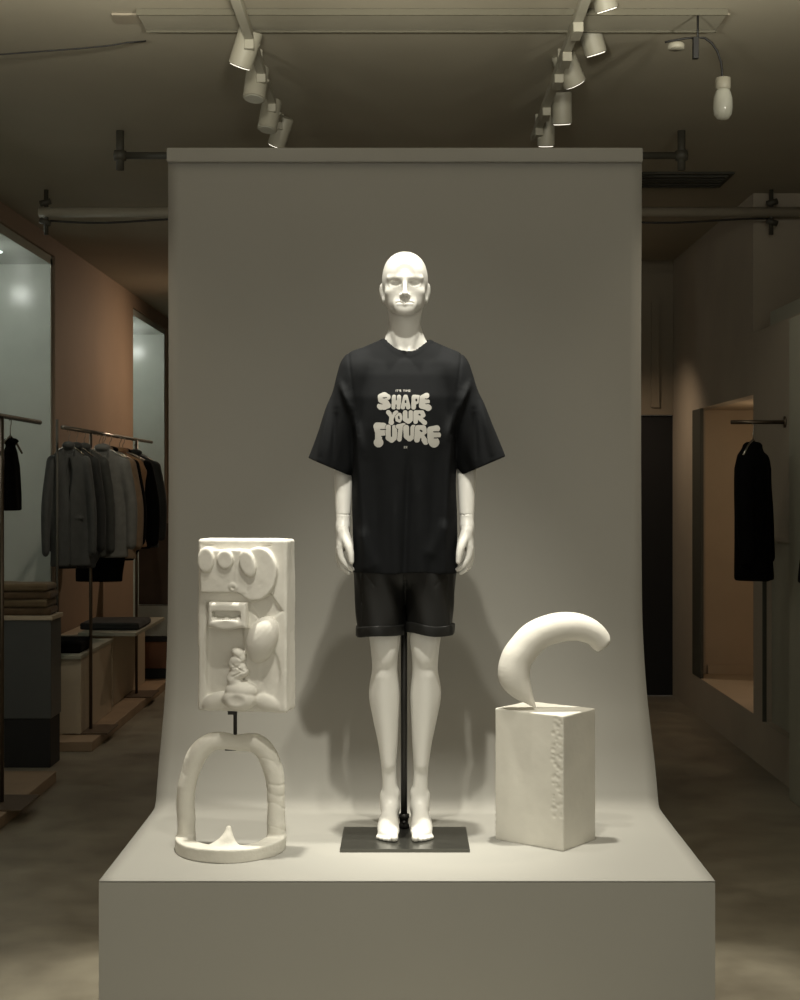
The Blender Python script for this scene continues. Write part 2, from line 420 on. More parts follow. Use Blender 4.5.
def build_head():
    h = .0016
    S = SDF((-.150, -.115, 1.462), (.150, .125, 1.862), h)
    S.add(ell((0, .014, 1.770), (.0665, .088, .0750)))
    S.add(ell((0, .018, 1.790), (.0655, .083, .0575)), .01)
    S.add(ell((0, -.002, 1.750), (.0660, .078, .055)), .03)
    S.add(ell((0, -.022, 1.708), (.0555, .056, .062)), .03)                  # face mass
    S.add(ell((0, -.046, 1.775), (.048, .034, .040)), .03)                   # forehead
    for s in (-1, 1):
        S.add(cap((s*.052, .006, 1.695), (s*.020, -.058, 1.656), .014, .013), .024)  # jaw
        S.add(ell((s*.0385, -.050, 1.712), (.0185, .0185, .014)), .022)      # cheekbone
    S.add(ell((0, -.0695, 1.6535), (.021, .0155, .0150)), .018)               # chin
    S.add(ell((0, -.0685, 1.676), (.034, .0140, .022)), .022)                 # muzzle
    for s in (-1, 1):
        S.cut(ell((s*.0335, -.092, 1.7395), (.0240, .0330, .0150), (0, s*.10, 0)), .005)
        S.add(ell((s*.039, -.030, 1.690), (.017, .030, .030)), .02)
        S.add(cap((s*.011, -.0820, 1.7540), (s*.050, -.0640, 1.7545), .0048, .0040), .012)    # brow shelf
        S.add(ell((s*.0335, -.0520, 1.7380), (.0185, .0135, .0105)), .004)   # closed eye
    # nose
    S.add(cap((0, -.080, 1.7540), (0, -.0965, 1.7040), .0068, .0082), .008)
    S.add(ell((0, -.0965, 1.7015), (.0088, .0085, .0070)), .005)
    for s in (-1, 1):
        S.add(ell((s*.0110, -.0880, 1.6985), (.0062, .009, .0060)), .005)
        S.cut(ell((s*.0062, -.0940, 1.6930), (.0034, .0050, .0032)), .002)
    # lips
    for s in (-1, 1):
        S.add(cap((0, -.0850, 1.6825), (s*.0250, -.0795, 1.6785), .0036, .0026), .004)
        S.add(cap((0, -.0850, 1.6700), (s*.0200, -.0800, 1.6712), .0055, .0042), .005)
        S.cut(cap((0, -.0900, 1.6775), (s*.0270, -.0830, 1.6752), .0027, .0022), .0015)
    # ears
    for s in (-1, 1):
        S.add(ell((s*.0700, .006, 1.7175), (.0060, .0175, .0310), (-.15, s*.10, s*-.55)), .005)
        S.cut(ell((s*.0785, -.003, 1.7200), (.0055, .0105, .0190), (-.15, 0, s*-.5)), .003)
        S.add(ell((s*.0660, .004, 1.6930), (.0050, .0085, .0110)), .008)
    # neck, throat, collarbones, shoulders
    S.add(cap((0, .022, 1.69), (0, .026, 1.56), .0495, .0505), .012)
    S.add(cap((0, .026, 1.575), (0, .026, 1.53), .0505, .054), .02)
    for s in (-1, 1):
        S.add(cap((s*.045, .022, 1.668), (s*.0145, -.024, 1.535), .0100, .0090), .010)
        S.add(cap((s*.030, .040, 1.562), (s*.112, .030, 1.488), .026, .024), .035)
        S.add(cap((s*.014, -.030, 1.520), (s*.09, .000, 1.505), .0085, .0085), .012)
    S.add(ell((0, .022, 1.485), (.122, .064, .044)), .03)
    return S.mesh('head', 1)
ho = link_mesh('head', build_head(), M['manne'], man, True)

def build_arm(s):
    h = .0019
    S = SDF(((.135 if s > 0 else -.245), -.105, .815), ((.245 if s > 0 else -.135), .085, 1.50), h)
    x = lambda v: s * v
    chain(S, [(x(.178), .012, 1.430), (x(.194), .026, 1.20), (x(.196), .008, 1.12), (x(.1955), -.010, 1.035), (x(.1955), -.022, .985)],
          [.040, .032, .0290, .0245, .0208], .012)
    S.add(ell((x(.196), -.023, .972), (.0190, .026, .024)), .016)
    S.add(ell((x(.198), -.026, .940), (.0180, .0385, .042)), .016)                # palm
    S.add(ell((x(.204), -.024, .915), (.0120, .0390, .020)), .014)
    # fingers: knuckle, middle joint, end joint, tip
    fing = [(-.052, .0098, [(.205, .909), (.199, .880), (.184, .858), (.166, .843)]),
            (-.031, .0098, [(.208, .905), (.205, .872), (.193, .846), (.176, .832)]),
            (-.010, .0092, [(.209, .905), (.209, .874), (.200, .848), (.184, .835)]),
            (.009, .0080, [(.208, .910), (.211, .885), (.209, .863), (.204, .846)])]
    for y, r, p in fing:
        q = [(x(a), y + (-.003 if i == 3 else 0), c) for i, (a, c) in enumerate(p)]
        chain(S, q, [r*1.15, r*1.1, r*1.0, r*.8], .003, .008)
    chain(S, [(x(.193), -.046, .960), (x(.178), -.066, .922), (x(.170), -.074, .893), (x(.1665), -.077, .868)], [.0180, .0145, .0110, .0080], .006, .014)
    # fitting seam around the forearm
    def seam(X, Y, Z): return np.maximum(np.abs(Z - 1.015 - .02*(X*s-.2)) - .0009, -(S_seam(X, Y, Z)))
    def S_seam(X, Y, Z): return np.sqrt((X - x(.197))**2 + (Y + .014)**2) - .0215
    S.cut((seam, (x(.197)-.03, -.05, 1.005), (x(.197)+.03, .03, 1.025)), .001)
    return S.mesh('arm', 1)
for s in (-1, 1): link_mesh('arm', build_arm(s), M['manne'], man, True)

# t-shirt
zt = [.78, .90, 1.05, 1.18, 1.28, 1.38, 1.45, 1.49, 1.524, 1.545, 1.566, 1.585, 1.60]
at_ = [.166, .165, .167, .171, .180, .192, .199, .192, .174, .134, .086, .036, .012]
bt_ = [.117, .117, .118, .122, .128, .128, .118, .104, .084, .069, .052, .034, .02]
ct_ = [0, 0, 0, 0, 0, .002, .010, .015, .020, .022, .025, .027, .027]
shirt_S = {}
def build_shirt():
    h = .0031
    S = SDF((-.33, -.165, .80), (.33, .17, 1.61), h)
    zz = S.ax[2]
    def sm(v):
        o = np.interp(zz, zt, v); kk = np.ones(5) / 5
        return np.convolve(np.pad(o, 2, 'edge'), kk, 'valid').astype(np.float32)[None, None, :]
    a, b_, c = sm(at_), sm(bt_), sm(ct_)
    X, Y, Z = (S.ax[0][:, None, None], S.ax[1][None, :, None], S.ax[2][None, None, :])
    p = 2.6
    d = ((np.abs(X/a)**p + np.abs((Y-c)/b_)**p)**(1/p) - 1) * np.minimum(a, b_)
    sgn_front = 1 / (1 + np.exp(np.clip(Y / .02, -30, 30)))
    # sleeves
    for s in (-1, 1):
        A = np.array((.152, .010, 1.462)); E = np.array((.251 if s < 0 else .261, .002, 1.150)); D_ = E - A; L = np.linalg.norm(D_); D_ /= L
        U = np.array((-D_[2], 0, D_[0]))   # in-plane perpendicular
        xs = X * s
        t = ((xs-A[0])*D_[0] + (Z-A[2])*D_[2]) / L
        u = (xs-A[0])*U[0] + (Z-A[2])*U[2]
        tc = np.clip(t, 0, 1.2)
        aa = .052 + (.012 if s < 0 else .019) * tc; bb = .094 - .010 * tc
        yc = .008 - .006 * tc
        q = np.sqrt((u/aa)**2 + ((Y-yc)/bb)**2 + (np.minimum(t, 0)*L/.06)**2)
        ds = (q - 1) * aa
        # wavy hem fullness
        ds = ds + .004 * sstep((t-.4)/.6) * np.sin(np.arctan2(Y-yc, u) * 5 + s)
        d = smin(d, ds, .030)
    # drape folds: (x0,z0,x1,z1,width,amplitude)  + outward
    folds = [(-.150, 1.30, -.125, .85, .016, .0050), (-.090, 1.24, -.085, .82, .020, -.0045), (-.030, 1.10, -.028, .82, .014, .0045), (.012, 1.22, -.002, .82, .011, -.0060),
             (.040, 1.18, .045, .82, .018, .0045), (.095, 1.26, .080, .84, .018, -.0040), (.140, 1.32, .120, .84, .015, .0055),
             (.185, 1.40, .125, 1.24, .014, .0050), (.165, 1.36, .150, 1.05, .012, -.0055), (-.185, 1.40, -.125, 1.20, .014, .0045), (-.165, 1.36, -.160, 1.05, .012, -.0045),
             (.110, 1.47, .150, 1.24, .018, -.0030), (-.110, 1.48, -.150, 1.22, .018, -.0030), (.13, 1.00, .085, .90, .02, .004), (-.14, .98, -.10, .86, .018, .004),
             (-.24, 1.38, -.27, 1.19, .012, .005), (-.215, 1.34, -.225, 1.18, .010, -.005), (.24, 1.38, .275, 1.19, .012, .005), (.215, 1.34, .225, 1.18, .010, -.005), (.205, 1.43, .165, 1.33, .010, .005), (-.205, 1.43, -.165, 1.33, .010, .005)]
    X2, Z2 = S.ax[0][:, None], S.ax[2][None, :]
    disp = np.zeros((len(S.ax[0]), len(S.ax[2])), np.float32)
    for x0, z0, x1, z1, w, am in folds:
        dx, dz = x1-x0, z1-z0; L2 = dx*dx + dz*dz
        t = ((X2-x0)*dx + (Z2-z0)*dz) / L2; tc = np.clip(t, 0, 1)
        dist = np.sqrt((X2-x0-tc*dx)**2 + (Z2-z0-tc*dz)**2)
        fade = sstep(t / .35 + .15) if z1 < .95 else np.sin(np.clip(tc, .02, .98) * PI)**.5
        disp += am * np.exp(-(dist/w)**2) * fade
    disp *= 1.85
    d = d - disp[:, None, :] * sgn_front - .5 * disp[::-1][:, None, :] * (1 - sgn_front)
    d = d - .0015 * vnoise(X, Y * .5, Z * .5, 5, 38, 2)
    # seams where the sleeves join
    for s in (-1, 1):
        dist = np.abs((X*s - .178) + (Z - 1.522) * -.13)
        d = d + .0022 * np.exp(-(dist/.0035)**2) * (Z > 1.26) * (np.abs(Z - 1.40) < .145)
    d = d.astype(np.float32)
    # collar rib
    cyl = (np.sqrt(((X-.006)/.0710)**2 + ((Y-.012)/.0745)**2) - 1) * .068
    d = d - .0026 * sstep((.015 - cyl) / .004) * sstep((Z - 1.47) / .02)
    wave = .0025 * np.sin(X * 35) - .003 * (X / .16)**2
    hem = (.833 + wave) - Z
    D1 = np.maximum(d, hem)
    for s in (-1, 1):
        pln = -(Z - 1.190 - .425*(X*s - .30)) * .92
        D1 = np.maximum(D1, np.where(X*s > .172, pln, -1))
    D1 = np.maximum(D1, -(d + .0085))
    D1 = np.maximum(D1, -np.where(Z > 1.45, cyl, 1))
    S.F = D1.astype(np.float32)
    return S.mesh('t_shirt', 2)
shirt_me = build_shirt()
shirt = link_mesh('t_shirt', shirt_me, M['cotton'], man, True)
shirt['label'] = 'oversized black cotton t-shirt with white bubble lettering'

# printed lettering, traced in units of .000345 m about the chest
LET = {
 'S1': ([[(248,152),(215,132),(182,148),(186,178),(232,200),(250,228),(215,242),(176,232)]], 25), 'H': ([[(303,152),(300,243)],[(347,152),(342,243)],[(303,202),(345,198)]], 20),
 'A': ([[(405,152),(382,242)],[(405,152),(428,242)],[(390,218),(420,218)]], 21), 'P': ([[(480,152),(476,244)],[(480,152),(518,156),(520,184),(490,200)]], 21),
 'E': ([[(592,138),(556,158),(548,232),(612,246)],[(555,196),(596,194)]], 25),
 'Y': ([[(252,288),(280,322)],[(322,292),(284,328)],[(280,328),(278,376)]], 20), 'O': ([[(346,306),(326,330),(330,358),(352,366),(366,340),(356,308)]], 14),
 'U1': ([[(402,290),(400,350),(430,370),(452,350),(452,290)]], 21), 'R1': ([[(494,290),(494,372)],[(494,290),(552,290),(562,314),(520,334),(572,378)]], 20),
 'F': ([[(152,408),(208,412)],[(150,412),(166,470),(164,552)],[(166,474),(212,470)]], 31), 'U2': ([[(252,424),(254,514),(282,532),(306,510),(304,428)]], 26),
 'T': ([[(338,414),(388,404)],[(362,418),(350,528)]], 20), 'U3': ([[(410,426),(416,500),(440,520),(466,498),(476,426)]], 27),
 'R2': ([[(512,430),(506,532)],[(512,428),(562,426),(574,456),(536,484),(584,552)]], 25), 'E2': ([[(682,432),(626,444),(630,540),(664,552)],[(630,492),(690,488)]], 30)}
BLOB = {'F': (165, 556, 43), 'E2': (658, 552, 48), 'S1': (186, 236, 30), 'E': (604, 246, 30), 'R1': (574, 380, 22), 'Y': (278, 378, 24)}
CUT = [((236,156),(205,160),4), ((196,214),(160,208),3.5), ((323,140),(322,178),5), ((321,222),(319,262),5), ((405,186),(405,200),7), ((405,240),(405,262),5), ((500,174),(501,184),8), ((580,168),(622,172),4),
       ((585,212),(628,208),4), ((288,280),(286,304),4), ((344,326),(347,344),7), ((428,280),(428,338),5), ((526,306),(534,312),7), ((517,360),(520,388),4), ((185,440),(228,440),5), ((190,500),(228,498),4),
       ((280,408),(281,500),6), ((442,402),(441,490),6), ((538,450),(548,456),8), ((540,520),(541,560),5), ((655,460),(712,462),5), ((660,516),(712,512),5)]
TINY = {'I': ['1','1','1','1','1'], 'T': ['111','010','010','010','010'], "'": ['1','1','0','0','0'], 'S': ['111','100','111','001','111'], 'M': ['10001','11011','10101','10001','10001'], 'E': ['111','100','111','100','111'], ' ': ['00']*5, '2': ['111','001','111','100','111'], 'K': ['101','101','110','101','101']}
def build_print():
    st = 2.0
    gx = np.arange(100, 735, st); gy = np.arange(80, 612, st)
    GX, GY = np.meshgrid(gx + st/2, gy + st/2, indexing='ij')
    Mk = np.zeros(GX.shape, bool)
    def seg(a, b_):
        dx, dy = b_[0]-a[0], b_[1]-a[1]; t = np.clip(((GX-a[0])*dx + (GY-a[1])*dy) / (dx*dx+dy*dy+1e-9), 0, 1)
        return np.hypot(GX-a[0]-t*dx, GY-a[1]-t*dy)
    for k, (paths, r) in LET.items():
        d = np.full(GX.shape, 1e3)
        for p in paths:
            for a, b_ in zip(p, p[1:]): d = np.minimum(d, seg(a, b_) - r)
        if k in BLOB: bx_, by_, br = BLOB[k]; d = np.minimum(d, np.hypot(GX-bx_, GY-by_) - br)
        Mk[d < 4.0] = False; Mk[d < 0] = True
    for a, b_, r in CUT: Mk[seg(a, b_) < r] = False
    def tiny(txt, x0, y0, u):
        x = x0
        for ch in txt:
            g = TINY[ch]
            for j, row in enumerate(g):
                for i, c in enumerate(row):
                    if c == '1': Mk[(GX >= x+i*u) & (GX < x+(i+1)*u) & (GY >= y0+j*u) & (GY < y0+(j+1)*u)] = True
            x += (len(g[0]) + 1.1) * u
    tiny("IT'S TIME", 318, 86, 4.2); tiny("2K", 390, 588, 4.2)
    bvh = BVHTree.FromPolygons([tuple(v.co) for v in shirt_me.vertices], [tuple(p.vertices) for p in shirt_me.polygons])
    ids = {}; V = []; Q = []
    def vid(i, j):
        if (i, j) not in ids:
            zx, zy = 100 + i*st, 80 + j*st
            px, py = 360 + zx/8.889, 380 + zy/8.889
            D = 4.48; x = (px - CX)*D/F_PX - MX; z = EYE - PL - .0027 - (py - CY)*D/F_PX
            hit = bvh.ray_cast(Vector((x, -.5, z)), Vector((0, 1, 0)))
            y = hit[0].y if hit[0] is not None else -.12
            ids[(i, j)] = len(V); V.append((x, y - .0009, z))
        return ids[(i, j)]
    for i, j in np.argwhere(Mk): Q.append((vid(i, j), vid(i, j+1), vid(i+1, j+1), vid(i+1, j)))
    me = raw_mesh('print', np.array(V), np.array(Q)); return me
po = link_mesh('print', build_print(), M['ink'], shirt, True)
po['label'] = 'white puffy lettering print'

# shorts with rolled cuffs
def leg_fn(s, off=0.0):
    A = np.array((.080, .004, .80)); E = np.array((.0795, .0, .63))
    def fn(X, Y, Z):
        t = np.clip((.86 - Z) / .23, 0, 1.1)
        xc = s * (.0800 - .002 * t); aa = .084 - .012 * t + off; bb = .0965 - .003 * t + off
        ph = np.arctan2(Y, (X - xc))
        wob = 1 + .035 * np.sin(ph * 3 + s * 1.1 + Z * 14) * (.3 + t*.7) + .02 * np.sin(ph * 7 + Z * 30)
        return (np.sqrt(((X-xc)/aa)**2 + ((Y-.002)/bb)**2) / wob - 1) * aa
    return fn
def build_shorts():
    h = .0032
    S = SDF((-.19, -.15, .62), (.19, .15, 1.03), h)
    X, Y, Z = (S.ax[0][:, None, None], S.ax[1][None, :, None], S.ax[2][None, None, :])
    L = np.minimum(np.where(X < 0, leg_fn(-1)(X, Y, Z), 1), np.where(X >= 0, leg_fn(1)(X, Y, Z), 1))
    L = smin(leg_fn(-1)(X, Y, Z), leg_fn(1)(X, Y, Z), .012)
    L = np.maximum(L, Z - .92)
    p = (np.sqrt((X/.154)**2 + ((Y-.005)/.096)**2 + (np.maximum(.86 - Z, 0)/.085)**2) - 1) * .1
    d = smin(L, p, .02)
    d = d - .0035 * vnoise(X, Y, Z * .45, 21, 62, 2)
    # pocket and side seams as shallow grooves
    for s in (-1, 1):
        d = d + .002 * np.exp(-((X*s - .135)/.003)**2) * (Y < 0) + .0018 * np.exp(-(((X*s-.10) - (Z-.80)*.8)/.003)**2) * (Z > .79) * (Y < 0)
    d = d + .003 * np.exp(-(X/.004)**2) * (Z < .90)
    D1 = np.maximum(np.maximum(d, .648 - Z), Z - 1.0)
    D1 = np.maximum(D1, -(np.where(Z < 1.0, d + .0055, 1)))
    S.F = D1.astype(np.float32)
    return S.mesh('shorts', 2)
sh = link_mesh('shorts', build_shorts(), M['denim'], man, True)
def build_cuff(s):
    S = SDF((-.185, -.14, .615), (.185, .14, .70), .0022)
    X, Y, Z = (S.ax[0][:, None, None], S.ax[1][None, :, None], S.ax[2][None, None, :])
    d = leg_fn(s, .0035)(X, Y, Z) - .0012 * vnoise(X, Y, Z, 9 + s, 60, 2)
    zc = .657 + s * .002 - .010 * (np.abs(X - s*.02)/.15) + .003 * np.sin(X * 40 + s)
    band = np.abs(Z - zc) - .0165
    ring = np.maximum(np.abs(d + .001) - 0.0042 - .0012 * np.cos(np.clip((Z - zc)/.019, -1, 1) * 1.5), band)
    ring = np.maximum(ring, -(s * X) + .002)
    S.F = ring.astype(np.float32)
    return S.mesh('cuff', 2)
for s in (-1, 1): link_mesh('cuff', build_cuff(s), M['denim'], sh, True)
# stand
obj('stand_plate', bx(-.196, .196, -.236, .050, -.0015, .0115), M['platesteel'], man, bevel=.0015)
pole = obj('stand_pole', tube(B(), [(-.003, .034, .011), (-.003, .034, .90)], .0105, 20), M['blacksteel'], man, True)
b = lathe(B(), [(.0165, 0), (.0165, .012), (.014, .014), (.014, .030), (.0165, .032), (.0165, .044), (.0115, .046)], 20, Matrix.Translation((-.003, .034, .0117)))
tube(b, [(-.003, .02, .034), (-.003, .006, .034)], .005, 10)
obj('pole_collar', b, M['blacksteel'], pole, True)

# ================================================================ LEFT SCULPTURE: relief panel over an arch
scu = thing('abstract_sculpture', 'white plaster sculpture of a face relief slab held above a rounded arch', 'sculpture', (-.537, 4.415, PL + .0027))
K = .000607
def build_relief():
    S = SDF((-.155, -.085, -.275), (.155, .085, .275), .0019)
    P = lambda zx, zy: ((zx - 418) * K, (520 - zy) * K)
    S.add(rbox((0, .018, 0), (.1400, .050, .2600), .010))
    F0 = -.032
    def ext(shape2, c, r, hgt, rot=0, k=.006, box_=False, rnd=.008):
        """raised flat form with rounded rim, elliptical or rectangular outline"""
        cx, cz = P(*c); rx, rz = r[0]*K, r[1]*K; ca, sa = math.cos(rot), math.sin(rot)
        def fn(X, Y, Z):
            x, z = (X-cx)*ca + (Z-cz)*sa, -(X-cx)*sa + (Z-cz)*ca
            if box_: d2 = np.maximum(np.abs(x)-rx, np.abs(z)-rz)
            else: d2 = (np.sqrt((x/rx)**2 + (z/rz)**2) - 1) * min(rx, rz)
            return smax(d2 + 0*Y, np.abs(Y - F0) - hgt, rnd)
        R = max(rx, rz) * 1.45
        return fn, (cx-R, F0-hgt, cz-R), (cx+R, F0+hgt, cz+R)
    # sunk ground left of centre and below the brow shapes
    S.cut(ext(0, (330, 640), (95, 230), .014, box_=True, rnd=.01), .012)
    S.cut(ext(0, (540, 430), (62, 60), .010, rot=.6, box_=True), .008)
    S.cut(ext(0, (560, 760), (50, 110), .008, rnd=.01), .012)
    # upper brow plate
    S.add(ext(0, (330, 250), (118, 106), .020, box_=True, rnd=.006), .004)
    
    S.add(ext(0, (500, 262), (104, 132), .020, rot=-.25, rnd=.006), .006)
    S.add(ext(0, (245, 195), (42, 62), .029), .003)
    S.add(ext(0, (345, 192), (42, 46), .030), .003)
    S.add(ext(0, (463, 212), (40, 68), .034, rot=.28), .003)
    S.add(ext(0, (382, 325), (24, 22), .024), .003); _c = P(386, 332); S.cut(ell((_c[0], F0-.026, _c[1]), (.007, .006, .006)), .002)
    S.cut(ext(0, (240, 120), (36, 9), .008), .004); S.cut(ext(0, (540, 120), (32, 9), .008), .004)
    # mouth
    S.add(ext(0, (358, 465), (98, 62), .034, box_=True, rnd=.012), .006)
    S.add(ext(0, (355, 508), (70, 26), .040), .006)
    _c = P(355, 466); S.cut(rbox((_c[0], F0-.034, _c[1]), (.046, .026, .0135), .006), .004)
    for i in range(5):
        cx, cz = P(292 + i*30, 484 + (i % 2)*6); S.add(ell((cx, F0-.012, cz), (.011, .016, .008)), .004)
    # egg shaped form
    cx, cz = P(527, 585); S.add(ell((cx, F0-.002, cz), (.046, .042, .073), (0, .38, 0)), .003)
    # twisted cord
    for i, (zx, zy, r) in enumerate([(402, 655, .022), (400, 690, .028), (402, 725, .032), (398, 760, .031), (385, 790, .026), (432, 752, .018)]):
        cx, cz = P(zx, zy); S.add(ell((cx, F0 - .004, cz), (r, .022, r*.72), (0, .5*(-1)**i, 0)), .004)
    for q in ((370, 735, 450, 700), (365, 700, 440, 745), (380, 770, 455, 735), (385, 655, 430, 690)):
        (ax_, az), (bx_, bz) = P(q[0], q[1]), P(q[2], q[3]); S.cut(cap((ax_, F0-.025, az), (bx_, F0-.022, bz), .0022), .002)
    # lower bowl and foot mounds
    cx, cz = P(420, 842); S.add(ell((cx, F0-.004, cz), (.050, .034, .030)), .008)
    cx, cz = P(413, 884); S.add(ell((cx, F0-.010, cz), (.052, .036, .034)), .003)
    cx, cz = P(413, 872); S.cut(ell((cx, F0-.052, cz-.006), (.044, .014, .026)), .004)
    cx, cz = P(285, 895); S.add(ell((cx, F0, cz), (.045, .016, .024), (0, -.45, 0)), .008)
    cx, cz = P(545, 900); S.add(ell((cx, F0, cz), (.040, .012, .022), (0, .3, 0)), .008)
    X, Y, Z = (S.ax[0][:, None, None], S.ax[1][None, :, None], S.ax[2][None, None, :])
    S.F = (S.F - .0009 * vnoise(X, Y, Z, 3, 120, 3) - .0015 * vnoise(X, Y, Z, 4, 30, 2)).astype(np.float32)
    return S.mesh('relief_panel', 1)
ro = link_mesh('relief_panel', build_relief(), M['plaster2'], scu, True)
ro.location = (.046, -.02, .684); ro.rotation_euler = (0, 0, -.20)
def build_arch():
    S = SDF((-.20, -.22, -.01), (.20, .08, .385), .0024)
    px = .00306
    q = [(186.5,838),(186.5,823),(186,796),(190,772),(198,752),(213,740),(236,741.5),(256,742),(268,755),(274.5,778),(275.5,800),(276,823),(276,838)]
    pts = [((x - 230.5)*px, .0, max(.012, 1.107 - (y - 485)*px)) for x, y in q]
    rs = [.0285,.027,.0285,.0275,.030,.0285,.0250,.0285,.0295,.0295,.0265,.0280,.028]
    chain(S, pts, rs, .012)
    # crescent foot bulging towards the viewer
    def foot(X, Y, Z):
        r = np.sqrt((X/.168)**2 + ((Y - .005)/.185)**2)
        ro_ = (r - 1) * .17; ri = (np.sqrt((X/.112)**2 + ((Y - .005)/.125)**2) - 1) * .115
        d2 = smax(np.maximum(ro_, -ri), Y - .030, .02)
        return smax(d2 + 0*Z, np.abs(Z - .020) - .0215, .006)
    S.add((foot, (-.19, -.20, -.01), (.19, .05, .05)), .008)
    # pointed fin on the foot
    S.add(cap((.006, -.125, .030), (.008, -.110, .088), .026, .010), .014)
    S.add(cap((-.030, -.130, .030), (.0, -.118, .060), .020, .012), .014)
    S.add(cap((.030, -.130, .028), (.012, -.118, .058), .016, .010), .012)
    X, Y, Z = (S.ax[0][:, None, None], S.ax[1][None, :, None], S.ax[2][None, None, :])
    n = vnoise(X, Y, Z, 8, 38, 3); ridge = np.abs(vnoise(X, Y, Z*2.2, 12, 26, 2))
    S.F = (S.F - .0018 * n + .0016 * np.exp(-(ridge/.05)**2) * (X > .06) * (Z > .04)).astype(np.float32)
    S.cut(rbox((0, 0, -.026), (.4, .4, .026)))
    return S.mesh('arch', 1)
link_mesh('arch', build_arch(), M['plaster'], scu, True)
rod = obj('rod', tube(B(), [(.014, 0, .30), (.014, 0, .50)], .0058, 12), M['blacksteel'], scu, True)
obj('rod_bracket', bx(-.008, .020, -.008, .004, .409, .424), M['blacksteel'], rod, bevel=.001)
obj('rod_washer', bx(-.016, .018, -.014, .014, .3005, .3065), M['blacksteel'], rod, bevel=.001)

# ================================================================ RIGHT: block with curved horn
ang = -.663; wx, wy = .125, .095; bc = Vector((.4315, 4.528))
def build_block():
    S = SDF((-wx-.02, -wy-.02, -.01), (wx+.02, wy+.02, .425), .0025)
    S.add(rbox((0, 0, .2045), (wx, wy, .2055), .003))
    r = np.random.default_rng(5)
    for i in range(46):      # chipped vertical edge nearest the viewer
        z = .10 + .31 * (i / 46) + r.uniform(-.006, .006); xo = r.uniform(.006, .038); rr = r.uniform(.004, .009)
        S.cut(ell((wx - xo, -wy - .0012, z), (rr, .0035, rr*.8)), .003)
    for i in range(22):
        z = .02 + .38 * (i / 22); S.cut(ell((wx + .002, -wy - .002, z + r.uniform(-.006, .006)), (.005, .005, r.uniform(.004, .011))), .002)
    for i in range(6): S.cut(ell((-wx - .001, -wy + r.uniform(-.002, .002), r.uniform(.03, .25)), (.004, .004, .006)), .002)
    X, Y, Z = (S.ax[0][:, None, None], S.ax[1][None, :, None], S.ax[2][None, None, :])
    S.F = (S.F - .0005 * vnoise(X, Y, Z, 31, 60, 3)).astype(np.float32)
    return S.mesh('plaster_block', 1)
bo = link_mesh('plaster_block', build_block(), M['block'], None, True)
bo.location = (bc.x, bc.y, PL + .003); bo.rotation_euler = (0, 0, ang)
setup(bo, 'upright cream plaster block with a chipped front corner, under the curved horn', 'block')
def build_horn():
    S = SDF((-.06, -.06, -.01), (.30, .07, .335), .0021)
    px = 4.47 / F_PX
    q = [(535.5,706,.0035),(529,698,.016),(521,688,.034),(514.5,675,.0485),(516.5,660,.0490),(524,648,.0480),(534,637,.0475),(546,630.5,.0470),(561,626.5,.0460),(576,626,.0435),(588,629,.0400),(597,634.5,.0360),(602.5,641,.0330)]
    pts = [((x - 514)*px, (i - 4)*.0015, (709.5 - y)*px) for i, (x, y, r) in enumerate(q)]; rs = [r for *_, r in q]
    chain(S, pts, rs, .004)
    # sheared broken end facing down-right
    e = np.array(pts[-1]); dv = np.array((.62, -.1, -.78)); dv /= np.linalg.norm(dv); c = e + dv * .052
    X, Y, Z = (S.ax[0][:, None, None], S.ax[1][None, :, None], S.ax[2][None, None, :])
    n = .0030 * vnoise(X, Y, Z, 2, 140, 3)
    pl_ = (X-c[0]+.030*dv[0])*dv[0] + (Y-c[1]+.030*dv[1])*dv[1] + (Z-c[2]+.030*dv[2])*dv[2] + n
    S.F = np.where(X > .18, smax(S.F, pl_.astype(np.float32), .006), S.F)
    S.F = (S.F - .0010 * vnoise(X, Y, Z, 6, 25, 2)).astype(np.float32)
    S.F = np.maximum(S.F, -(Z + 0*X + 0*Y) - .0).astype(np.float32)
    return S.mesh('horn_sculpture', 1)
hn = link_mesh('horn_sculpture', build_horn(), M['plaster2'], None, True)
hn.location = ((514 - CX)*4.47/F_PX, 4.495, PL + .003 + .4095)
setup(hn, 'smooth white curved horn sculpture balancing on the plaster block', 'sculpture')

